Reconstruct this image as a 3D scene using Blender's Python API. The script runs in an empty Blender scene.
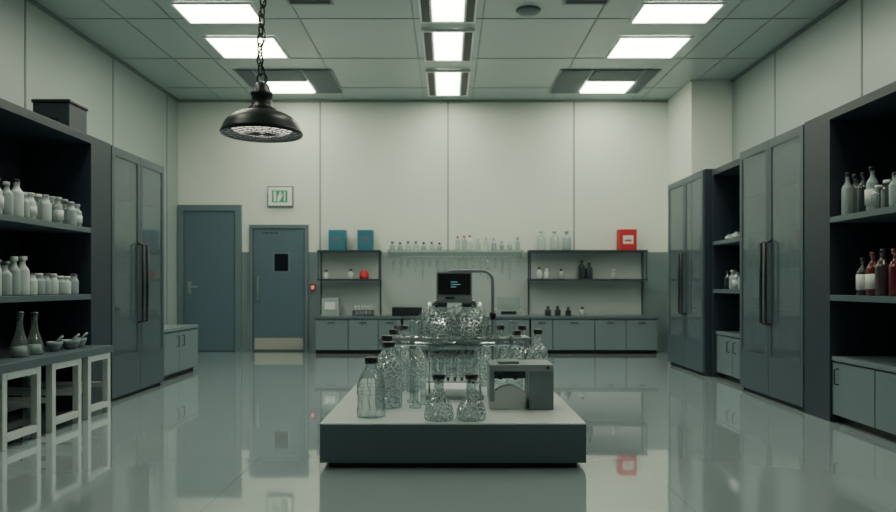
import bpy, bmesh, math, random
from mathutils import Vector, Matrix
random.seed(4)
S = bpy.context.scene

# ------------------------------------------------------------ materials
def lin(c):
    c = c/255.0
    return c/12.92 if c <= 0.04045 else ((c+0.055)/1.055)**2.4
def col(r, g, b): return (lin(r), lin(g), lin(b), 1)
MATS = {}
def pbr(name, c, rough=0.5, metal=0.0, noise=0.06, nscale=3.0, coat=0.0, spec=0.5, ior=1.5, trans=0.0):
    m = bpy.data.materials.new(name); m.use_nodes = True
    nt = m.node_tree; b = nt.nodes['Principled BSDF']
    b.inputs['Roughness'].default_value = rough
    b.inputs['Metallic'].default_value = metal
    b.inputs['Coat Weight'].default_value = coat
    b.inputs['Coat Roughness'].default_value = 0.03
    b.inputs['Specular IOR Level'].default_value = spec
    b.inputs['IOR'].default_value = ior
    b.inputs['Transmission Weight'].default_value = trans
    tc = nt.nodes.new('ShaderNodeTexCoord')
    nz = nt.nodes.new('ShaderNodeTexNoise'); nz.inputs['Scale'].default_value = nscale
    nz.inputs['Detail'].default_value = 4
    nt.links.new(tc.outputs['Object'], nz.inputs['Vector'])
    mx = nt.nodes.new('ShaderNodeMix'); mx.data_type = 'RGBA'
    mx.inputs['A'].default_value = tuple(v*(1-noise) for v in c[:3])+(1,)
    mx.inputs['B'].default_value = tuple(min(1, v*(1+noise)) for v in c[:3])+(1,)
    nt.links.new(nz.outputs['Fac'], mx.inputs['Factor'])
    nt.links.new(mx.outputs['Result'], b.inputs['Base Color'])
    MATS[name] = m
    return m
def thin_glass(name, tint, haze, hazefac, rough=0.02, cell=0, gloss=(.95, 1, 1, 1), edge=None):
    """thin-walled glass: clear film (absorbing more where the wall is seen edge-on, i.e. thicker) + Schlick reflection; optional embossed honeycomb"""
    m = bpy.data.materials.new(name); m.use_nodes = True
    nt = m.node_tree; nt.nodes.clear()
    out = nt.nodes.new('ShaderNodeOutputMaterial')
    tr = nt.nodes.new('ShaderNodeBsdfTransparent'); tr.inputs['Color'].default_value = tint
    gl = nt.nodes.new('ShaderNodeBsdfGlossy'); gl.inputs['Roughness'].default_value = rough
    gl.inputs['Color'].default_value = gloss
    df = nt.nodes.new('ShaderNodeBsdfDiffuse'); df.inputs['Color'].default_value = haze
    lw = nt.nodes.new('ShaderNodeLayerWeight'); lw.inputs['Blend'].default_value = .5
    pw = nt.nodes.new('ShaderNodeMath'); pw.operation = 'POWER'; pw.inputs[1].default_value = 4
    ml = nt.nodes.new('ShaderNodeMath'); ml.operation = 'MULTIPLY_ADD'; ml.inputs[1].default_value = .7; ml.inputs[2].default_value = .05
    nt.links.new(lw.outputs['Facing'], pw.inputs[0]); nt.links.new(pw.outputs[0], ml.inputs[0])
    if edge:
        p2 = nt.nodes.new('ShaderNodeMath'); p2.operation = 'POWER'; p2.inputs[1].default_value = 2.5
        nt.links.new(lw.outputs['Facing'], p2.inputs[0])
        cm = nt.nodes.new('ShaderNodeMix'); cm.data_type = 'RGBA'; cm.inputs['A'].default_value = tint; cm.inputs['B'].default_value = edge
        nt.links.new(p2.outputs[0], cm.inputs['Factor']); nt.links.new(cm.outputs['Result'], tr.inputs['Color'])
    m1 = nt.nodes.new('ShaderNodeMixShader'); m1.inputs[0].default_value = hazefac
    m2 = nt.nodes.new('ShaderNodeMixShader')
    nt.links.new(tr.outputs[0], m1.inputs[1]); nt.links.new(df.outputs[0], m1.inputs[2])
    nt.links.new(ml.outputs[0], m2.inputs[0]); nt.links.new(m1.outputs[0], m2.inputs[1]); nt.links.new(gl.outputs[0], m2.inputs[2])
    nt.links.new(m2.outputs[0], out.inputs[0])
    if cell:
        tc = nt.nodes.new('ShaderNodeTexCoord')
        vo = nt.nodes.new('ShaderNodeTexVoronoi'); vo.feature = 'DISTANCE_TO_EDGE'; vo.inputs['Scale'].default_value = cell
        nt.links.new(tc.outputs['Object'], vo.inputs['Vector'])
        mr = nt.nodes.new('ShaderNodeMapRange'); mr.inputs['From Min'].default_value = .03; mr.inputs['From Max'].default_value = .13
        mr.inputs['To Min'].default_value = .7; mr.inputs['To Max'].default_value = hazefac
        nt.links.new(vo.outputs['Distance'], mr.inputs['Value']); nt.links.new(mr.outputs['Result'], m1.inputs[0])
        bp = nt.nodes.new('ShaderNodeBump'); bp.inputs['Strength'].default_value = 1; bp.inputs['Distance'].default_value = .03
        nt.links.new(vo.outputs['Distance'], bp.inputs['Height'])
        nt.links.new(bp.outputs['Normal'], gl.inputs['Normal']); nt.links.new(bp.outputs['Normal'], lw.inputs['Normal'])
    MATS[name] = m; return m
def emit(name, c, st):
    m = bpy.data.materials.new(name); m.use_nodes = True
    b = m.node_tree.nodes['Principled BSDF']
    b.inputs['Base Color'].default_value = c
    b.inputs['Emission Color'].default_value = c
    b.inputs['Emission Strength'].default_value = st
    MATS[name] = m; return m

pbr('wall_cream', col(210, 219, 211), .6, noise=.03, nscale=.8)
pbr('wall_shaded', col(146, 162, 160), .4, noise=.04, nscale=.8)  # greyer than the back wall: dimmer light and vignette put into the colour
pbr('wainscot_grey', col(106, 124, 130), .45, noise=.05)
pbr('backsplash', col(162, 175, 174), .35, noise=.04)
pbr('seam', col(132, 144, 142), .6)
pbr('ceiling_tile', col(166, 182, 182), .25, noise=.04, nscale=1.2)
pbr('ceiling_seam', col(108, 121, 123), .5)
pbr('steel_dark', col(44, 57, 68), .45, noise=.1)
pbr('carcass', col(43, 54, 67), .45, noise=.1)
pbr('carcass_in', col(40, 51, 65), .6, noise=.1)
pbr('cab_frame', col(68, 84, 94), .35, noise=.06)
pbr('cab_grey', col(104, 121, 128), .4, noise=.05)
pbr('cab_line', col(40, 51, 60), .5)
pbr('top_grey', col(82, 98, 107), .3, noise=.05)
pbr('door_blue', col(80, 102, 113), .4, noise=.05)
pbr('door_frame', col(94, 112, 120), .4)
pbr('kick', col(160, 163, 156), .4, metal=.2)
pbr('white', col(212, 220, 220), .3, noise=.02)
pbr('bench_leg', col(186, 196, 196), .35, noise=.03)
pbr('white_gloss', col(226, 234, 235), .18, noise=.02, coat=.3)
pbr('plat_dark', col(98, 117, 127), .35, noise=.04)
pbr('black', col(25, 30, 36), .35)
pbr('black_gloss', col(18, 22, 28), .2, coat=.4)
pbr('lamp_shade', col(42, 50, 55), .38, metal=.3)
pbr('chrome', col(205, 214, 217), .15, metal=1)
pbr('steel', col(155, 167, 171), .3, metal=.7)
pbr('plastic_grey', col(142, 155, 160), .35)
pbr('clamp_grey', col(116, 131, 138), .35)
pbr('teal', col(36, 108, 128), .5)
pbr('red', col(184, 36, 46), .5)
pbr('darkred', col(92, 22, 38), .15, coat=.6)
pbr('darkglass', col(42, 52, 60), .1, coat=.6)
pbr('amber', col(62, 52, 56), .15, coat=.6)
pbr('powder', col(192, 202, 202), .3, noise=.08, nscale=20)
pbr('powder2', col(150, 165, 168), .25, noise=.08, nscale=20)
pbr('label', col(200, 206, 204), .6)
pbr('green', col(50, 150, 110), .5)
pbr('signwhite', col(222, 230, 224), .5)
thin_glass('glass', (.9, .95, .95, 1), (.66, .75, .77, 1), .12, .02, edge=(.22, .28, .3, 1))
thin_glass('glass_cell', (.82, .89, .9, 1), (.66, .74, .76, 1), .04, .06, cell=42, edge=(.2, .26, .28, 1))
thin_glass('thin', (.88, .93, .93, 1), (.5, .56, .56, 1), .12, edge=(.45, .52, .53, 1))
thin_glass('pane', (.5, .58, .6, 1), (.15, .205, .235, 1), .5, .05)
emit('lightpanel', (.97, .95, .74, 1), 18.5)
emit('screen_txt', (.25, .6, .7, 1), .5)
emit('bulb', (1, .95, .8, 1), 1.2)

# polished epoxy floor with faint slab joints
fm = pbr('floor_epoxy', col(158, 177, 182), .06, noise=.04, nscale=.7, coat=1.0, ior=1.6)
nt = fm.node_tree; b = nt.nodes['Principled BSDF']
b.inputs['Coat IOR'].default_value = 2.3
b.inputs['Coat Roughness'].default_value = .02
tc = nt.nodes.new('ShaderNodeTexCoord'); br = nt.nodes.new('ShaderNodeTexBrick')
br.offset = 0; br.inputs['Scale'].default_value = 1.0
br.inputs['Brick Width'].default_value = 2.4; br.inputs['Row Height'].default_value = 2.4
br.inputs['Mortar Size'].default_value = .004
br.inputs['Color1'].default_value = (1, 1, 1, 1); br.inputs['Color2'].default_value = (1, 1, 1, 1); br.inputs['Mortar'].default_value = (.8, .8, .8, 1)
mp = nt.nodes.new('ShaderNodeMapping'); mp.inputs['Location'].default_value = (1.2, .4, 0)
nt.links.new(tc.outputs['Object'], mp.inputs['Vector']); nt.links.new(mp.outputs['Vector'], br.inputs['Vector'])
src = b.inputs['Base Color'].links[0].from_socket
mm = nt.nodes.new('ShaderNodeMix'); mm.data_type = 'RGBA'; mm.blend_type = 'MULTIPLY'; mm.inputs['Factor'].default_value = 1
nt.links.new(src, mm.inputs['A']); nt.links.new(br.outputs['Color'], mm.inputs['B'])
nt.links.new(mm.outputs['Result'], b.inputs['Base Color'])

# ------------------------------------------------------------ mesh builder
class B:
    def __init__(s, name):
        s.name = name; s.bm = bmesh.new(); s.m = []
    def mi(s, mat):
        if mat not in s.m: s.m.append(mat)
        return s.m.index(mat)
    def box(s, x0, x1, y0, y1, z0, z1, mat):
        if x0 > x1: x0, x1 = x1, x0
        i = s.mi(mat)
        v = [s.bm.verts.new(p) for p in ((x0,y0,z0),(x1,y0,z0),(x1,y1,z0),(x0,y1,z0),(x0,y0,z1),(x1,y0,z1),(x1,y1,z1),(x0,y1,z1))]
        for f in ((3,2,1,0),(4,5,6,7),(0,1,5,4),(1,2,6,5),(2,3,7,6),(3,0,4,7)):
            fc = s.bm.faces.new([v[k] for k in f]); fc.material_index = i
        return s
    def poly(s, pts, axis, a0, a1, mat):
        """extrude a 2-D outline (u,v) along an axis ('x' or 'y')"""
        i = s.mi(mat)
        def P(u, v, a): return (a, u, v) if axis == 'x' else (u, a, v)
        A = [s.bm.verts.new(P(u, v, a0)) for u, v in pts]; C = [s.bm.verts.new(P(u, v, a1)) for u, v in pts]
        n = len(pts)
        fs = [s.bm.faces.new(A), s.bm.faces.new(C[::-1])]
        for k in range(n):
            fs.append(s.bm.faces.new([A[k], C[k], C[(k+1)%n], A[(k+1)%n]]))
        for f in fs: f.material_index = i
        bmesh.ops.recalc_face_normals(s.bm, faces=fs)
        return s
    def lathe(s, prof, cx, cy, cz, mat, seg=20):
        i = s.mi(mat); rings = []
        for r, z in prof:
            if r < 1e-6: rings.append([s.bm.verts.new((cx, cy, cz+z))])
            else: rings.append([s.bm.verts.new((cx+r*math.cos(2*math.pi*k/seg), cy+r*math.sin(2*math.pi*k/seg), cz+z)) for k in range(seg)])
        for a, c in zip(rings, rings[1:]):
            for k in range(seg):
                q = (k+1) % seg
                if len(a) == 1 and len(c) == 1: continue
                if len(a) == 1: vs = [a[0], c[q], c[k]]
                elif len(c) == 1: vs = [a[k], a[q], c[0]]
                else: vs = [a[k], a[q], c[q], c[k]]
                f = s.bm.faces.new(vs); f.material_index = i; f.smooth = True
        return s
    def tube(s, pts, r, mat, seg=8, closed=False):
        i = s.mi(mat); pts = [Vector(p) for p in pts]; n = len(pts); rings = []
        prevn = None
        for k, p in enumerate(pts):
            if closed: t = (pts[(k+1)%n]-pts[k-1]).normalized()
            else: t = (pts[min(k+1,n-1)]-pts[max(k-1,0)]).normalized()
            if prevn is None:
                prevn = t.orthogonal().normalized()
            nn = (prevn - t*prevn.dot(t)).normalized(); prevn = nn
            bb = t.cross(nn)
            rings.append([s.bm.verts.new(p+(nn*math.cos(2*math.pi*j/seg)+bb*math.sin(2*math.pi*j/seg))*r) for j in range(seg)])
        rng = range(n) if closed else range(n-1)
        for k in rng:
            a, c = rings[k], rings[(k+1)%n]
            for j in range(seg):
                f = s.bm.faces.new([a[j], a[(j+1)%seg], c[(j+1)%seg], c[j]]); f.material_index = i; f.smooth = True
        if not closed:
            for rg in (rings[0][::-1], rings[-1]):
                f = s.bm.faces.new(rg); f.material_index = i
        return s
    def done(s, bevel=0, parent=None):
        me = bpy.data.meshes.new(s.name); s.bm.to_mesh(me); s.bm.free()
        for m in s.m: me.materials.append(MATS[m])
        o = bpy.data.objects.new(s.name, me); S.collection.objects.link(o)
        if bevel:
            md = o.modifiers.new('edge_bevel', 'BEVEL'); md.width = bevel; md.segments = 2
            md.limit_method = 'ANGLE'; md.angle_limit = math.radians(50)
        if parent: o.parent = parent
        return o

def ease(r1, z1, r2, z2, n=6):
    return [(r1+(r2-r1)*(1-math.cos(math.pi*k/n))/2, z1+(z2-z1)*k/n) for k in range(n+1)]
def bottle_profile(r, h, t=.005, sh0=.62, sh1=.82, neck=.36):
    return [(0, .004), (r*.8, .0), (r*.96, .004), (r, .012)] + ease(r, h*sh0, r*neck, h*sh1) + [(r*neck, h*.9), (r*(neck+.06), h*.905), (r*(neck+.06), h*.925)]
def cap(b, r, h, cx, cy, z, mat, seg=16):
    b.lathe([(0, 0), (r, 0), (r, h*.9), (r*.9, h), (0, h)], cx, cy, z, mat, seg)
def helix(cx, cy, z0, z1, r, turns, r2=None):
    n = int(turns*14); r2 = r if r2 is None else r2
    return [(cx+(r+(r2-r)*k/n)*math.cos(2*math.pi*k/14), cy+(r+(r2-r)*k/n)*math.sin(2*math.pi*k/14), z0+(z1-z0)*k/n) for k in range(n+1)]

# ------------------------------------------------------------ room shell
XL, XR, YB, YF, ZC = -4.5, 4.28, 11.667, -1.6, 4.183
B('floor').box(XL-.1, XR+.1, YF-.1, YB+.1, -.1, 0, 'floor_epoxy').done()
B('ceiling').box(XL-.1, XR+.1, YF-.1, YB+.1, ZC, ZC+.1, 'ceiling_tile').done()
B('wall_back').box(XL-.1, XR+.1, YB, YB+.1, 0, ZC, 'wall_cream').done()
B('wall_left').box(XL-.1, XL, YF, YB, 0, ZC, 'wall_shaded').done()
B('wall_right').box(XR, XR+.1, YF, YB, 0, ZC, 'wall_shaded').done()
B('wall_rear').box(XL, XR, YF-.1, YF, 0, ZC, 'wall_shaded').done()
B('wall_column').box(3.66, XR-.001, 10.53, YB-.001, 0, ZC-.001, 'wall_cream').done(.004)
b = B('trim_1')
b.box(XL+.002, -2.13, YB-.012, YB-.001, 0, 1.65, 'wainscot_grey')
b.box(3.25, 3.659, YB-.012, YB-.001, 0, 1.65, 'wainscot_grey')
b.box(-2.129, 3.249, YB-.01, YB-.001, 0, 1.65, 'backsplash')
b.done()
b = B('trim_2')
for x in (-2.13, 0, 2.1): b.box(x-.012, x+.012, YB-.006, YB-.0005, 1.66, ZC, 'seam')
b.box(XL, 3.65, YB-.03, YB-.0005, ZC-.04, ZC-.001, 'seam')
b.done()
b = B('trim_3')
for y in (3.5, 5.5, 7.45, 9.4, 11.2): b.box(XL+.0005, XL+.006, y-.012, y+.012, 0, ZC, 'ceiling_seam')
b.box(XL+.0005, XL+.03, YF, YB-.03, ZC-.04, ZC-.001, 'ceiling_seam')
b.done()
b = B('trim_4')
for y in (3.4, 5.3, 7.24, 9.16): b.box(XR-.006, XR-.0005, y-.012, y+.012, 0, ZC, 'ceiling_seam')
b.box(XR-.03, XR-.0005, YF, 10.52, ZC-.04, ZC-.001, 'ceiling_seam')
b.done()
B('baseboard_back').box(-2.3, 3.6, YB-.03, YB-.013, 0, .08, 'cab_grey').done()
b = B('trim_5')
for x in (-3.75, -3.2, -1.72, -.4, .4, 1.72, 3.2, 3.75): b.box(x-.008, x+.008, YF+.01, YB-.04, ZC-.004, ZC-.0005, 'ceiling_seam')
y = 1.0
while y < YB-.2:
    b.box(XL+.04, XR-.04, y-.008, y+.008, ZC-.0045, ZC-.0006, 'ceiling_seam'); y += 1.42
b.done()

# ------------------------------------------------------------ ceiling lights
def troffer(x0, x1, y0, y1):
    b = B('ceiling_light_panel')
    z = ZC-.006
    b.box(x0-.03, x1+.03, y0-.03, y0, z-.02, z, 'white'); b.box(x0-.03, x1+.03, y1, y1+.03, z-.02, z, 'white')
    b.box(x0-.03, x0, y0, y1, z-.02, z, 'white'); b.box(x1, x1+.03, y0, y1, z-.02, z, 'white')
    b.box(x0, x1, y0, y1, z-.012, z, 'lightpanel')
    b.done()
for y0, y1 in ((7.64, 8.17), (8.68, 9.42), (5.6, 6.3), (3.5, 4.1)):
    troffer(-3.0, -2.17, y0, y1); troffer(2.15, 3.0, y0, y1)
def grille(x0, x1, y0, y1, lx0, lx1, ly0, ly1):
    b = B('ceiling_air_vent'); z = ZC-.006
    b.box(x0, x1, y0, y1, z-.006, z, 'cab_grey')
    n = int((y1-y0)/.07)
    for k in range(n):
        yy = y0+.02+k*.07
        for a0, a1 in ((x0+.04, lx0-.04), (lx1+.04, x1-.04)):
            if a1 > a0+.05: b.box(a0, a1, yy, yy+.035, z-.02, z-.006, 'cab_grey')
        if yy+.04 < ly0: b.box(lx0, lx1, yy, yy+.035, z-.02, z-.006, 'cab_grey')
    b.box(lx0, lx1, ly0, ly1, z-.026, z-.006, 'lightpanel')
    b.done()
grille(-3.08, -1.66, 10.0, 11.2, -2.78, -2.12, 10.55, 11.12)
grille(1.6, 3.06, 10.0, 11.2, 2.1, 2.8, 10.55, 11.12)
def slot(y0, y1):
    b = B('linear_light_fixture'); z = ZC-.006
    for sx in (-1, 1):
        b.box(sx*.18, sx*.32, y0-.05, y1+.05, z-.03, z, 'white')
        b.box(sx*.205, sx*.295, y0, y1, z-.034, z-.03, 'cab_line')
    b.box(-.17, .17, y0, y1, z-.02, z, 'lightpanel')
    b.box(-.18, .18, y0-.05, y0, z-.03, z, 'white'); b.box(-.18, .18, y1, y1+.05, z-.03, z, 'white')
    b.done()
slot(7.2, 8.1); slot(8.45, 9.5); slot(10.05, 11.25); slot(4.4, 5.4)
b = B('smoke_detector'); b.lathe([(0, -.05), (.08, -.05), (.12, -.03), (.14, -.004), (0, -.004)], .9, 7.85, ZC, 'cab_grey', 24); b.done()
for x0 in (-1.75, 1.25):
    b = B('ceiling_air_vent'); b.box(x0, x0+.5, 7.3, 7.68, ZC-.012, ZC-.005, 'cab_grey')
    for k in range(4): b.box(x0+.03, x0+.47, 7.33+k*.085, 7.38+k*.085, ZC-.02, ZC-.012, 'cab_line')
    b.done()

# ------------------------------------------------------------ doors and sign
def door(name, x0, x1, top, fw, win, bar):
    b = B(name); y = YB-.013
    b.box(x0, x0+fw, y-.05, y, 0, top, 'door_frame'); b.box(x1-fw, x1, y-.05, y, 0, top, 'door_frame')
    b.box(x0+fw, x1-fw, y-.05, y, top-fw, top, 'door_frame')
    b.box(x0+fw+.01, x1-fw-.01, y-.03, y-.001, .01, top-fw-.01, 'door_blue')
    b.box(x0+fw, x1-fw, y-.01, y-.0005, .0, top-fw, 'cab_line')
    if win:
        wx = x0+.42
        b.box(wx-.02, wx+.25, y-.038, y-.03, 1.31, 1.64, 'cab_grey'); b.box(wx, wx+.23, y-.042, y-.038, 1.33, 1.62, 'black_gloss')
        b.box(x0+.2, x0+.2+.3, y-.036, y-.03, 1.93, 2.0, 'door_frame')
        for k in range(6): b.box(x0+.215+k*.046, x0+.245+k*.046, y-.04, y-.036, 1.945, 1.985 if k % 2 else 1.975, 'cab_line')
        b.box(x0+fw+.03, x1-fw-.03, y-.036, y-.03, .03, .22, 'kick')
    hx = x0+fw+.1
    if bar:
        b.tube([(hx, y-.03, .82), (hx, y-.09, .84), (hx, y-.09, 1.22), (hx, y-.03, 1.24)], .014, 'steel')
    else:
        b.box(hx-.03, hx+.03, y-.036, y-.03, .96, 1.16, 'steel'); b.tube([(hx, y-.03, 1.07), (hx, y-.09, 1.07), (hx+.14, y-.09, 1.07)], .013, 'steel')
    b.done(.003)
door('door_1', -4.49, -3.43, 2.43, .1, False, False)
door('door_2', -3.3, -2.32, 2.1, .06, True, True)
b = B('exit_sign')
b.box(-3.0, -2.57, YB-.05, YB-.001, 2.4, 2.74, 'cab_grey'); b.box(-2.98, -2.59, YB-.055, YB-.05, 2.42, 2.72, 'signwhite')
y = YB-.058
b.box(-2.92, -2.66, y, y+.002, 2.47, 2.67, 'green')
b.box(-2.89, -2.85, y-.003, y, 2.49, 2.65, 'signwhite')
b.lathe([(0, -.02), (.014, -.014), (.02, 0), (.014, .014), (0, .02)], -2.78, y-.002, 2.63, 'signwhite', 10)
b.poly([(-2.83, 2.48), (-2.80, 2.48), (-2.77, 2.53), (-2.74, 2.6), (-2.8, 2.61), (-2.83, 2.55)], 'y', y-.003, y, 'signwhite')
b.box(-2.72, -2.70, y-.003, y, 2.49, 2.65, 'signwhite')
b.done()
b = B('fire_alarm_call_point'); b.box(-2.29, -2.2, YB-.05, YB-.013, 1.0, 1.12, 'red'); b.box(-2.27, -2.22, YB-.053, YB-.05, 1.03, 1.09, 'signwhite'); b.done(.004)

# ------------------------------------------------------------ tall glass cabinets along side walls
def tall_cabinet(side, F, wall, y0, y1, H):
    b = B('glass_door_cabinet'); X = lambda d: side*d
    W = abs(wall)-.002; D = F+.6
    b.box(X(D), X(W), y0, y1, 0, H, 'carcass')
    b.box(X(F+.035), X(D), y0, y0+.03, 0, H, 'carcass'); b.box(X(F+.035), X(D), y1-.03, y1, 0, H, 'carcass')
    b.box(X(F+.035), X(D), y0+.03, y1-.03, H-.04, H, 'carcass'); b.box(X(F+.05), X(D), y0+.03, y1-.03, 0, .1, 'carcass_in')
    ym = (y0+y1)/2
    b.box(X(F+.1), X(D), ym-.01, ym+.01, .1, H-.04, 'cab_grey')
    zs = [.1+k*(H-.2)/6 for k in range(6)]
    for z in zs[1:]: b.box(X(F+.08), X(D), y0+.03, ym-.01, z, z+.02, 'cab_grey'); b.box(X(F+.08), X(D), ym+.01, y1-.03, z, z+.02, 'cab_grey')
    for z in zs[1:5]:
        yy = y0+.15
        while yy < y1-.15:
            if abs(yy-ym) > .1 and random.random() < .7:
                r = random.uniform(.035, .055); h = random.uniform(.12, .24)
                b.lathe(bottle_profile(r, h), X(F+.14), yy, z+.02, random.choice(['powder', 'powder', 'powder2', 'thin']), 12)
                cap(b, r*.45, .02, X(F+.14), yy, z+.02+h*.92, 'black', 10)
            yy += .13
    for a, c in ((y0+.004, ym-.004), (ym+.004, y1-.004)):
        f0, f1 = F, F+.03; fw = .05
        b.box(X(f0), X(f1), a, a+fw, .04, H-.01, 'cab_frame'); b.box(X(f0), X(f1), c-fw, c, .04, H-.01, 'cab_frame')
        b.box(X(f0), X(f1), a+fw, c-fw, H-.09, H-.01, 'cab_frame'); b.box(X(f0), X(f1), a+fw, c-fw, .04, .42, 'cab_frame')
        b.box(X(f0+.01), X(f0+.016), a+fw, c-fw, .42, H-.09, 'pane')
    for s in (-1, 1):
        hy = ym+s*.05
        b.tube([(X(F), hy, .72), (X(F-.05), hy, .74), (X(F-.05), hy, 1.5), (X(F), hy, 1.52)], .014, 'black', 8)
    b.done()
def base_parts(b, side, F, D, y0, y1, H, n):
    X = lambda d: side*d
    b.box(X(F+.02), X(D), y0, y1, .06, H-.035, 'cab_line'); b.box(X(F+.06), X(D), y0, y1, 0, .06, 'black')
    b.box(X(F-.005), X(D), y0, y1, H-.035, H, 'cab_grey')
    w = (y1-y0)/n
    for k in range(n):
        a, c = y0+k*w+.006, y0+(k+1)*w-.006
        b.box(X(F), X(F+.02), a, c, .065, H-.05, 'cab_grey')
        hy = c-.08 if k % 2 == 0 else a+.08
        b.tube([(X(F), hy, H-.22), (X(F-.03), hy, H-.215), (X(F-.03), hy, H-.1), (X(F), hy, H-.095)], .007, 'cab_line', 6)
def open_shelf(name, side, F, wall, y0, y1, H, shelves, endw, base=None):
    b = B(name); X = lambda d: side*d
    W = abs(wall)-.002; D = F+.62
    b.box(X(D), X(W), y0, y1, 0, H, 'carcass_in')
    b.box(X(F), X(D), y0, y1, H-.07, H, 'steel_dark')
    b.box(X(F), X(D), y1-endw, y1, 0, H-.07, 'carcass'); b.box(X(F), X(D), y0, y0+.04, 0, H-.07, 'carcass')
    for z in shelves: b.box(X(F), X(D), y0+.04, y1-endw, z-.045, z, 'top_grey')
    ny = y0+.9
    while ny < y1-endw-.2:
        b.box(X(D-.02), X(D), ny-.02, ny+.02, 0, H-.07, 'steel_dark'); ny += .9
    if base: base_parts(b, side, *base)
    b.done(.003)

# left side
LF = 3.13
open_shelf('open_shelving_unit', -1, LF, XL, 3.9, 6.5, 2.41, (1.02, 1.6), .36)
tall_cabinet(-1, LF, XL, 6.52, 7.72, 2.41)
b = B('base_cabinet'); base_parts(b, -1, 3.22, 4.498, 7.76, 9.02, .59, 2); b.done(.003)
b = B('storage_case'); b.box(-3.62, -3.3, 6.1, 6.4, 2.412, 2.69, 'steel_dark'); b.box(-3.63, -3.29, 6.09, 6.41, 2.69, 2.72, 'black')
b.box(-3.52, -3.38, 6.085, 6.1, 2.52, 2.56, 'black'); b.done(.006)
# right side
RF = 3.07
open_shelf('storage_shelving', 1, RF, XR, 3.9, 6.03, 2.5, (1.02, 1.645), .4, (RF+.02, RF+.62, 3.94, 5.63, .53, 3))
tall_cabinet(1, RF, XR, 6.05, 7.37, 2.5)
open_shelf('storage_shelving', 1, RF+.1, XR, 7.39, 8.41, 2.48, (1.05, 1.62), .04, (RF+.14, RF+.72, 7.43, 8.37, .55, 2))
tall_cabinet(1, RF, XR, 8.43, 9.77, 2.5)

# ------------------------------------------------------------ bottles on side shelves
def bottle_row(name, side, xs, y0, y1, z, step, hr, rr, mats, caps, seg=14, nk=.4):
    b = B(name)
    for x in xs:
        y = y0
        while y < y1:
            h = random.uniform(*hr); r = random.uniform(*rr); m = random.choice(mats)
            b.lathe(bottle_profile(r, h, neck=nk), side*(x+random.uniform(-.008, .008)), y, z, m, seg)
            c = random.choice(caps)
            cap(b, r*(nk+.1), h*.1, side*x, y, z+h*.91, c, 10)
            if m != 'thin' and random.random() < .5:
                b.lathe([(r+.001, h*.15), (r+.0015, h*.15), (r+.0015, h*.5), (r+.001, h*.5)], side*x, y, z, 'label', seg)
            y += step
    return b.done()
bottle_row('reagent_bottles', -1, (3.2,), 4.3, 5.2, 1.601, .11, (.24, .29), (.042, .05), ['powder', 'powder2', 'powder', 'thin'], ['white', 'label', 'black'], nk=.42)
bottle_row('reagent_bottles', -1, (3.19, 3.29), 5.25, 6.08, 1.601, .095, (.18, .22), (.038, .045), ['powder', 'powder2', 'thin'], ['white', 'powder2'], nk=.6)
bottle_row('reagent_bottles', -1, (3.21, 3.33), 4.3, 5.3, 1.021, .11, (.24, .3), (.042, .05), ['powder', 'powder2', 'powder'], ['white', 'label', 'steel_dark'], nk=.45)
bottle_row('reagent_bottles', -1, (3.21,), 5.38, 6.0, 1.021, .1, (.15, .18), (.04, .046), ['powder', 'powder2'], ['white', 'amber'], nk=.7)
bottle_row('sample_bottles', 1, (3.17,), 5.24, 5.62, 1.646, .105, (.3, .35), (.038, .044), ['darkglass', 'powder2', 'thin'], ['black', 'steel_dark'], nk=.35)
bottle_row('reagent_jars', 1, (3.14, 3.28), 4.3, 5.12, 1.646, .1, (.17, .24), (.04, .046), ['powder', 'powder2', 'thin'], ['white', 'black', 'amber'], nk=.55)
bottle_row('red_chemical_bottles', 1, (3.15,), 4.3, 5.2, 1.021, .125, (.28, .34), (.05, .058), ['darkred', 'darkred', 'darkred', 'amber'], ['darkred', 'red', 'black'], nk=.45)
b = B('labelled_bottle')
b.lathe(bottle_profile(.05, .28), 3.17, 5.34, 1.021, 'darkglass', 20); cap(b, .024, .03, 3.17, 5.34, 1.021+.258, 'black')
b.lathe([(.0505, .04), (.0515, .04), (.0515, .16), (.0505, .16)], 3.17, 5.34, 1.021, 'label', 20); b.done()
bottle_row('stored_bottles', 1, (3.28,), 7.55, 8.3, 1.051, .13, (.18, .24), (.045, .05), ['powder2', 'powder2', 'darkglass'], ['white', 'black'])
bottle_row('stored_bottles', 1, (3.28,), 7.55, 8.3, 1.621, .2, (.08, .12), (.045, .05), ['powder2', 'darkglass'], ['black'])

# ------------------------------------------------------------ left workbench
b = B('workbench')
tz = .575; y0, y1 = 4.25, 6.12; xa, xb = -3.72, -2.93
b.box(xa, xb, y0, y1, tz-.06, tz, 'top_grey')
for (a, c) in ((4.62, 5.06), (5.2, 5.62), (5.72, 6.1)):
    for x in (xb-.06, xa+.04):
        w = .05
        b.box(x, x+w, a, a+w, 0, tz-.06, 'bench_leg'); b.box(x, x+w, c-w, c, 0, tz-.06, 'bench_leg')
        b.box(x, x+w, a+w, c-w, tz-.11, tz-.06, 'bench_leg'); b.box(x, x+w, a+w, c-w, .05, .1, 'bench_leg')
    b.box(xa+.09, xb-.06, c-.05, c, .22, .26, 'bench_leg'); b.box(xa+.09, xb-.06, a, a+.05, .22, .26, 'bench_leg')
b.done(.004)

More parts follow.
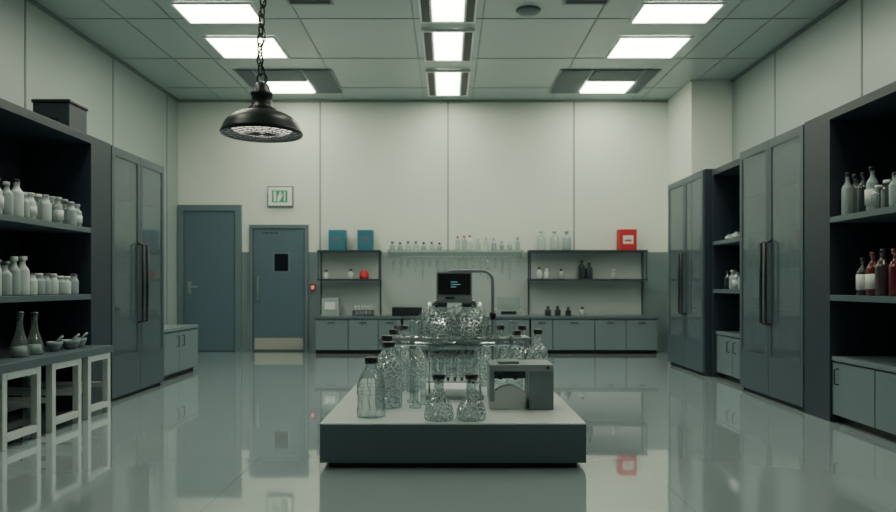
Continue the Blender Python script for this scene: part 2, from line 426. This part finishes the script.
def conical(b, r, h, cx, cy, z, mat, stopper='black', seg=24):
    o = [(0, .003), (r*.9, 0), (r, .012), (r*.985, .03)] + ease(r*.97, .04, r*.32, h*.72, 8) + [(r*.31, h*.86), (r*.38, h*.87), (r*.38, h*.89)]
    b.lathe(o, cx, cy, z, mat, seg)
    b.lathe([(0, h*.8), (r*.27, h*.8), (r*.3, h*.895), (r*.42, h*.9), (r*.44, h*.98), (r*.38, h), (0, h)], cx, cy, z, stopper, 16)
for (x, y, h) in ((-3.12, 5.1, .33), (-3.12, 5.28, .32)):
    b = B('conical_flask'); conical(b, .065, h, x, y, tz+.001, 'thin', 'darkglass')
    b.lathe([(0, .0), (.055, .0), (.045, .07), (0, .07)], x, y, tz+.008, 'powder2', 20); b.done()
for (x, y, r) in ((-3.12, 5.55, .06), (-3.1, 5.75, .075), (-3.12, 5.93, .055)):
    b = B('mortar_bowl'); b.lathe([(0, 0), (r*.55, 0), (r*.6, .01), (r*.95, .05), (r, .075), (r*.92, .075), (r*.8, .05), (0, .03)], x, y, tz+.001, 'clamp_grey', 20)
    b.tube([(x-.01, y, tz+.045), (x+.03, y+r*.4, tz+.1), (x+.05, y+r*.6, tz+.12)], .01, 'powder2', 8); b.done()

# ------------------------------------------------------------ back counter run
b = B('laboratory_counter')
yf, yw = 11.15, YB-.031; H = .6
for x0, x1, ws in ((-2.12, -.75, (.53, .48, .36)), (-.72, 1.3, (.5, .5, .5, .52)), (1.32, 3.34, (.35, .67, .5, .5))):
    b.box(x0, x1, yf+.02, yw, .06, H-.04, 'cab_line'); b.box(x0, x1, yf+.06, yw, 0, .06, 'black')
    b.box(x0-.01, x1+.01, yf-.015, yw, H-.04, H, 'top_grey')
    x = x0
    for w in ws:
        b.box(x+.006, x+w-.006, yf, yf+.02, .065, H-.055, 'cab_grey')
        b.box(x+w*.5-.06, x+w*.5+.06, yf-.015, yf, H-.11, H-.095, 'cab_line')
        x += w
b.done(.003)
def wall_shelf(x0, x1, zs, posts):
    b = B('wall_shelf')
    for z in zs: b.box(x0, x1, 11.37, YB-.014, z-.03, z, 'steel_dark')
    for x in posts:
        b.box(x-.01, x+.01, YB-.04, YB-.014, H+.002, zs[-1], 'steel_dark')
        b.box(x-.008, x+.008, 11.38, 11.4, zs[0], zs[-1], 'steel_dark')
    b.done()
wall_shelf(-2.13, -1.1, (1.2, 1.67), (-2.11, -1.12))
wall_shelf(1.32, 3.25, (1.2, 1.67), (1.34, 3.23))
def binder(name, x, w, z, h, mat, y=11.42):
    b = B(name); b.box(x, x+w, y, y+.2, z+.001, z+h, mat); b.box(x+w*.2, x+w*.8, y-.003, y, z+h*.3, z+h*.7, 'label' if mat == 'red' else 'door_blue')
    b.box(x+w*.3, x+w*.7, y-.005, y-.003, z+h*.42, z+h*.5, mat); b.done(.006)
binder('document_box', -1.95, .27, 1.67, .33, 'teal'); binder('document_box', -1.48, .25, 1.67, .33, 'teal')
binder('red_supply_box', 2.8, .28, 1.67, .34, 'red')
b = B('red_jar'); b.lathe([(0, 0), (.07, 0), (.075, .02), (.075, .09), (.05, .12), (.05, .14), (0, .14)], -1.38, 11.5, 1.2, 'red', 16); b.done()
b = B('equipment_box'); b.box(-2.05, -1.78, 11.35, 11.55, H, H+.28, 'powder2'); b.box(-2.0, -1.83, 11.345, 11.35, H+.1, H+.22, 'white'); b.done(.01)
b = B('hot_plate'); b.box(-.9, -.42, 11.25, 11.5, H, H+.14, 'black'); b.box(-.85, -.47, 11.27, 11.48, H+.14, H+.16, 'steel'); b.done(.008)
b = B('test_tube_rack'); b.box(-1.55, -1.2, 11.3, 11.42, H, H+.02, 'steel_dark'); b.box(-1.55, -1.2, 11.3, 11.42, H+.08, H+.09, 'steel_dark')
for x in (-1.54, -1.22): b.box(x, x+.012, 11.3, 11.42, H+.02, H+.08, 'steel_dark')
for k in range(6): b.lathe([(.0, .0), (.014, .01), (.014, .15), (.011, .15), (.011, .012), (0, .008)], -1.5+k*.05, 11.36, H+.021, 'powder2', 10)
b.done()
def small_bottles(name, xs, y, z, hr, r, mats, cm, prof=.36):
    b = B(name)
    for x in xs:
        h = random.uniform(*hr); b.lathe(bottle_profile(r, h, neck=prof), x, y, z+.001, random.choice(mats), 14)
        cap(b, r*.5, .03, x, y, z+h*.9, random.choice(cm), 10)
    b.done()
small_bottles('glass_bottles', (1.53, 1.75, 1.95), 11.5, 1.67, (.3, .36), .07, ['powder2', 'thin'], ['white', 'powder2'])
small_bottles('dark_bottles', (2.2, 2.32), 11.5, 1.2, (.26, .32), .06, ['darkglass'], ['black'])
small_bottles('small_jars', (1.5, 1.62, 1.86, 2.72), 11.5, 1.2, (.12, .18), .045, ['powder2', 'powder'], ['black', 'white'])
small_bottles('small_jars', (-2.0, -1.6), 11.5, 1.2, (.1, .15), .045, ['powder2', 'powder'], ['black'])
small_bottles('counter_bottles', (1.62, 1.78, 1.95, 2.18), 11.35, H, (.12, .18), .05, ['darkglass', 'powder2'], ['black'])
b = B('glass_wall_shelf')
b.box(-1.0, 1.25, 11.48, YB-.011, 1.668, 1.68, 'thin')
for x in (-.98, .1, 1.23): b.box(x-.008, x+.008, 11.5, YB-.011, 1.6, 1.668, 'plastic_grey')
b.done()
small_bottles('stoppered_vials', [-.92+k*.13 for k in range(7)], 11.57, 1.68, (.09, .13), .045, ['thin', 'powder2'], ['black', 'steel_dark'])
small_bottles('red_capped_vials', (.16, .27, .36), 11.57, 1.68, (.2, .24), .04, ['thin', 'powder'], ['red'])
small_bottles('clear_vials', [.5+k*.13 for k in range(6)], 11.57, 1.68, (.12, .2), .036, ['thin', 'powder2'], ['white', 'powder2'])
b = B('hanging_glass_pipettes')
b.tube([(-1.0, 11.6, 1.56), (1.25, 11.6, 1.56)], .008, 'plastic_grey')
for x in (-.98, .1, 1.23): b.tube([(x, 11.6, 1.56), (x, YB-.011, 1.56)], .008, 'plastic_grey')
for k in range(18):
    x = -.9+k*.12
    if abs(x-.1) < .04: continue
    L = .25+.12*math.sin(k*2.1)
    b.lathe([(.012, 0), (.016, -.05), (.03, -.1), (.016, -.16), (.012, -L), (.004, -L-.04)], x, 11.6, 1.56, 'thin', 10)
b.done()
b = B('analytical_balance'); b.box(.75, 1.2, 11.25, 11.5, H, H+.1, 'plastic_grey'); b.box(.8, 1.15, 11.27, 11.48, H+.1, H+.3, 'thin'); b.box(.85, 1.1, 11.244, 11.25, H+.03, H+.08, 'black'); b.done(.006)

# ------------------------------------------------------------ pendant lamp
b = B('pendant_lamp')
lx, ly, lz = -1.116, 4.2, 2.03
sh = [(.238, -.03), (.243, -.02), (.236, -.005)] + [(.225*math.cos(a)+.004, .12*math.sin(a)) for a in [k*math.pi/2*.78/8 for k in range(1, 9)]]
sh += [(.085, .125), (.062, .14), (.06, .2), (.066, .205), (.066, .22), (.05, .225), (.045, .26), (.03, .28), (.012, .285), (0, .285)]
b.lathe(sh, lx, ly, lz, 'lamp_shade', 48)
inner = [(.238, -.03), (.228, -.028), (.22, -.005), (.19, .05), (.13, .085), (0, .1)]
b.lathe(inner, lx, ly, lz, 'plastic_grey', 48)
b.lathe([(0, -.02), (.15, -.012), (.175, .0), (.18, .02), (0, .05)], lx, ly, lz, 'bulb', 40)
for rr in (.06, .1, .14, .18, .22):
    b.tube([(lx+rr*math.cos(2*math.pi*k/32), ly+rr*math.sin(2*math.pi*k/32), lz-.026) for k in range(32)], .0025, 'black', 5, True)
for k in range(12):
    a = math.pi*k/12
    b.tube([(lx+.232*math.cos(a), ly+.232*math.sin(a), lz-.026), (lx-.232*math.cos(a), ly-.232*math.sin(a), lz-.026)], .0022, 'black', 5)
b.tube([(lx+.03*math.cos(t), ly, lz+.305+.035*math.sin(t)) for t in [2*math.pi*k/16 for k in range(16)]], .006, 'black', 6, True)
z = lz+.345; k = 0
while z < ZC-.05:
    pts = []
    off = .012*math.sin(z*7)
    for j in range(14):
        t = 2*math.pi*j/14; u = .0165*math.cos(t); v = .04*math.sin(t)
        if k % 2: pts.append((lx+off+u, ly, z+v+.02))
        else: pts.append((lx+off+u*.45, ly+u*.85, z+v+.02))
    b.tube(pts, .0055, 'black', 6, True)
    z += .058; k += 1
cable = [(lx+.02*math.sin(q*.8), ly+.014*math.cos(q*.8), lz+.27+q*(ZC-.03-lz-.27)/60) for q in range(61)]
b.tube(cable, .0045, 'black', 6)
b.lathe([(0, -.06), (.02, -.06), (.06, -.03), (.065, -.006), (0, -.006)], lx, ly, ZC, 'black', 24)
b.done()

# ------------------------------------------------------------ central platform
PZ = .272
b = B('display_platform')
b.box(-.768, .828, 4.19, 6.2, .035, PZ-.01, 'plat_dark'); b.box(-.72, .78, 4.24, 6.14, 0, .035, 'black')
b.box(-.768, .828, 4.19, 6.2, PZ-.01, PZ, 'white_gloss')
b.done(.002)
P = PZ+.001
def big_bottle(x, y, r, h, mat, nk=.34, sh0=.6, sh1=.83, c='black'):
    b = B('glass_bottle')
    b.lathe(bottle_profile(r, h, sh0=sh0, sh1=sh1, neck=nk), x, y, P, mat, 32)
    b.lathe([(0, 0), (r*(nk+.12), 0), (r*(nk+.12), h*.07), (r*(nk+.06), h*.08), (0, h*.08)], x, y, P+h*.926, c, 20)
    b.done()
b = B('glass_bottle')   # front-left ribbed bottle
r, h = .09, .375
prof = [(0, .004), (r*.85, 0), (r, .012), (r, .05), (r*.93, .08), (r*.93, .13), (r, .15), (r*.98, .19)] + ease(r*.97, .2, r*.36, .325) + [(r*.36, .345)]
b.lathe(prof, -.483, 4.4, P, 'glass', 36)
for zz, q in ((.006, .97), (.15, 1.0), (.195, .98)):
    b.tube([(-.483+r*q*math.cos(2*math.pi*k/32), 4.4+r*q*math.sin(2*math.pi*k/32), P+zz) for k in range(32)], .0022, 'glass', 5, True)
for k in range(11):
    a = 2*math.pi*k/11
    b.tube([(-.483+r*q*math.cos(a+da), 4.4+r*q*math.sin(a+da), P+zz) for q, zz, da in ((1, .02, 0), (.95, .08, .12), (.94, .13, .0), (1, .18, .2), (.8, .24, .3), (.5, .3, .34))], .0022, 'powder2' if k % 3 == 0 else 'glass', 5)
b.lathe([(0, .335), (r*.46, .335), (r*.46, .37), (r*.38, .375), (0, .375)], -.483, 4.4, P, 'black', 20); b.done()
big_bottle(-.40, 4.73, .092, .44, 'glass_cell')
big_bottle(-.43, 4.93, .085, .47, 'glass_cell')
big_bottle(-.42, 5.44, .085, .48, 'glass_cell')
big_bottle(-.40, 5.68, .085, .50, 'glass_cell')
big_bottle(-.37, 5.95, .08, .48, 'glass_cell')
big_bottle(-.24, 5.62, .06, .40, 'glass_cell')
big_bottle(-.27, 5.42, .055, .36, 'glass_cell')
for x, y in ((.55, 5.62), (.72, 5.6), (.62, 5.86), (.44, 5.9), (.3, 5.75)):
    big_bottle(x, y, .078, random.uniform(.44, .5), 'glass_cell')
for x in (-.055, .143):
    b = B('conical_flask'); conical(b, .094, .28, x, 4.31, P, 'glass_cell', 'black', 32); b.done()
for x, y, hh in ((-.25, 4.95, .3), (-.22, 4.72, .22), (-.17, 4.85, .26)):
    b = B('measuring_cylinder'); b.lathe([(0, 0), (.04, 0), (.04, .012), (.02, .02), (.02, hh), (.026, hh+.005)], x, y, P, 'glass', 20)
    for q in range(5): b.tube([(x+.0205*math.cos(2*math.pi*k/14), y+.0205*math.sin(2*math.pi*k/14), P+.06+q*hh*.15) for k in range(14)], .0012, 'powder2', 4, True)
    b.done()

# central apparatus
b = B('distillation_apparatus'); Y = 5.2
b.box(-.16, .26, Y-.16, Y+.16, P, P+.03, 'steel')
for x in (-.14, .24):
    for dy in (-.05, .13): b.tube([(x, Y+dy, P+.03), (x, Y+dy, .97)], .006, 'chrome')
b.box(-.10, .20, Y-.1, Y+.15, .97, .985, 'steel')
b.box(-.16, .26, Y-.15, Y+.15, .65, .66, 'steel')
b.box(-.16, .26, Y-.15, Y+.15, .395, .402, 'steel')
for dy, z in ((-.12, .705), (-.05, .665), (.06, .70)):
    b.tube([(-.50, Y+dy, z), (.60, Y+dy, z)], .015, 'plastic_grey' if dy == -.12 else 'chrome', 12)
for x in (-.47, .57):
    b.box(x-.02, x+.02, Y-.14, Y+.11, .645, .72, 'plastic_grey')
    b.tube([(x, Y, P+.012), (x, Y, .65)], .012, 'chrome'); b.lathe([(0, 0), (.05, 0), (.05, .012), (0, .014)], x, Y, P, 'steel', 20)
for x in (-.06, .155):
    cy = Y-.06
    b.lathe([(0, 0), (.08, 0), (.098, .02), (.1, .2)] + ease(.1, .2, .05, .27) + [(.05, .3)], x, cy, .661, 'glass_cell', 28)
    cap(b, .055, .03, x, cy, .94, 'steel_dark')
    b.tube(helix(x, cy, .68, .86, .055, 6), .006, 'powder2', 6)
    b.tube(helix(x, cy, .67, .9, .106, 5, .09), .004, 'glass', 5)
for k in range(7):
    x = -.10+k*.05
    b.lathe([(.006, 0), (.016, .02), (.016, .2), (.02, .235)], x, Y-.12, .41, 'glass', 12)
    b.lathe([(0, 0), (.009, .004), (.012, .03), (0, .03)], x, Y-.12, .403, 'black', 12)
    b.tube(helix(x, Y-.12, .45, .62, .019, 5), .003, 'powder2', 4)
def loop(p0, p1, sag, mat, r=.0055, side=-.04):
    p0, p1 = Vector(p0), Vector(p1)
    pts = []
    for k in range(17):
        t = k/16; q = p0.lerp(p1, t); s = math.sin(math.pi*t)
        pts.append((q.x, q.y+side*s, q.z+sag*s))
    b.tube(pts, r, mat, 6)
for p0, p1, sag in (((-.33, Y-.1, .70), (-.06, Y-.1, .96), .06), ((-.4, Y-.1, .70), (.155, Y-.08, .96), .05), ((.35, Y-.1, .70), (.155, Y-.1, .96), .06),
                    ((-.3, Y-.12, .69), (-.1, Y-.14, .45), -.1), ((.4, Y-.12, .69), (.2, Y-.14, .45), -.12), ((-.2, Y-.12, .69), (.05, Y-.16, .5), -.12),
                    ((.3, Y-.12, .69), (.02, Y-.16, .5), -.1), ((-.44, Y, .70), (-.16, Y-.14, .42), -.05), ((.47, Y-.1, .69), (.26, Y-.14, .42), -.08)):
    loop(p0, p1, sag, 'glass', .0075)
for p0, p1, sag in (((-.12, Y-.15, .655), (-.02, Y-.15, .655), -.2), ((.02, Y-.15, .655), (.12, Y-.15, .655), -.22), ((.1, Y-.15, .655), (.22, Y-.15, .655), -.18)):
    loop(p0, p1, sag, 'glass', .007)
for x in (-.36, -.26, .36, .46):
    b.lathe([(0, -.03), (.02, -.03), (.02, .03), (0, .03)], x, Y-.12, .705, 'plastic_grey', 12)
    b.lathe([(.004, -.22), (.01, -.16), (.022, -.1), (.022, -.06), (.008, -.03)], x, Y-.12, .705, 'glass', 12)
    b.lathe([(.008, .03), (.02, .05), (.02, .12), (.008, .14)], x, Y-.12, .705, 'glass', 12)
# tall slim condenser tubes flanking the vessels
for x, top in ((-.175, .93), (-.205, .86), (.045, .95), (.268, .92), (.3, .84)):
    b.lathe([(.008, 0), (.017, .02), (.017, top-.76), (.008, top-.73), (.008, top-.69)], x, Y-.12, .69, 'glass_cell', 12)
    b.tube(helix(x, Y-.12, .72, top-.04, .009, 7), .003, 'powder2', 4)
# display unit
b.box(-.085, .175, Y-.09, Y+.02, .985, 1.195, 'plastic_grey')
b.box(-.073, .163, Y-.094, Y-.09, 1.03, 1.183, 'black_gloss')
for k, w in enumerate((.05, .07, .04)): b.box(.02, .02+w, Y-.096, Y-.094, 1.12-k*.018, 1.124-k*.018, 'screen_txt')
b.box(-.02, .05, Y-.095, Y-.09, 1.0, 1.012, 'black')
arc = [(.0, Y+.04, 1.19), (.02, Y+.04, 1.205), (.2, Y+.04, 1.205)] + [(.26+.075*math.sin(a), Y+.04, 1.13+.075*math.cos(a)) for a in [k*math.pi/2/8 for k in range(9)]] + [(.335, Y+.04, .9), (.335, Y+.04, P+.01)]
b.tube(arc, .013, 'plastic_grey', 12)
b.lathe([(0, 0), (.04, 0), (.04, .01), (0, .012)], .335, Y+.04, P, 'steel', 16)
b.lathe([(0, 0), (.02, 0), (.024, .02), (.024, .05), (.012, .06), (0, .06)], .335, Y+.04, .84, 'black', 14)
b.box(.29, .38, Y-.02, Y+.08, .655, .72, 'plastic_grey')
b.done()

# bracket-shaped sample clamp on the right of the platform
b = B('sample_clamp_stand')
x0, x1, ya, yb2, t = .275, .70, 4.63, 4.95, P+.30
b.box(x0, x1, ya, yb2, t-.045, t, 'plastic_grey')
b.box(x1-.16, x1, ya, yb2, P, t-.045, 'clamp_grey')
b.box(x0, x0+.035, ya+.02, yb2, P+.05, t-.045, 'plastic_grey')
b.poly([(x0, P), (x0+.245, P), (x0+.245, P+.1), (x0+.2, P+.14), (x0+.14, P+.16), (x0+.08, P+.15), (x0+.035, P+.12), (x0, P+.12)], 'y', ya+.03, ya+.10, 'white')
b.box(x0, x0+.265, ya+.1, yb2, P, P+.05, 'white')
b.tube([(x0+.07, ya-.02, t-.075), (x0+.07, ya+.1, t-.075)], .022, 'black', 14)
b.tube([(x0+.17, ya-.01, t-.085), (x0+.17, ya+.1, t-.085)], .016, 'black', 14)
b.box(x0+.03, x0+.24, ya+.02, ya+.07, t-.095, t-.045, 'steel_dark')
b.box(x0+.06, x0+.2, ya+.04, ya+.2, t, t+.018, 'steel'); b.tube([(x1-.04, ya-.012, t-.02), (x1-.04, ya+.01, t-.02)], .012, 'steel_dark')
b.tube([(x0-.03, ya+.06, P+.012), (x0-.1, ya+.02, P+.012)], .01, 'steel')
b.done(.005)

# ------------------------------------------------------------ world + camera
w = bpy.data.worlds.new('World'); S.world = w; w.use_nodes = True
w.node_tree.nodes['Background'].inputs[0].default_value = (.5, .55, .55, 1); w.node_tree.nodes['Background'].inputs[1].default_value = .3
cam = bpy.data.cameras.new('camera'); co = bpy.data.objects.new('camera', cam); S.collection.objects.link(co)
co.location = (0, 0, 1.1); co.rotation_euler = (math.radians(90), 0, 0)
cam.lens = 28.125; cam.sensor_width = 36; cam.shift_y = 29/896
cam.dof.use_dof = True; cam.dof.focus_distance = 4.6; cam.dof.aperture_fstop = 2.0
S.camera = co
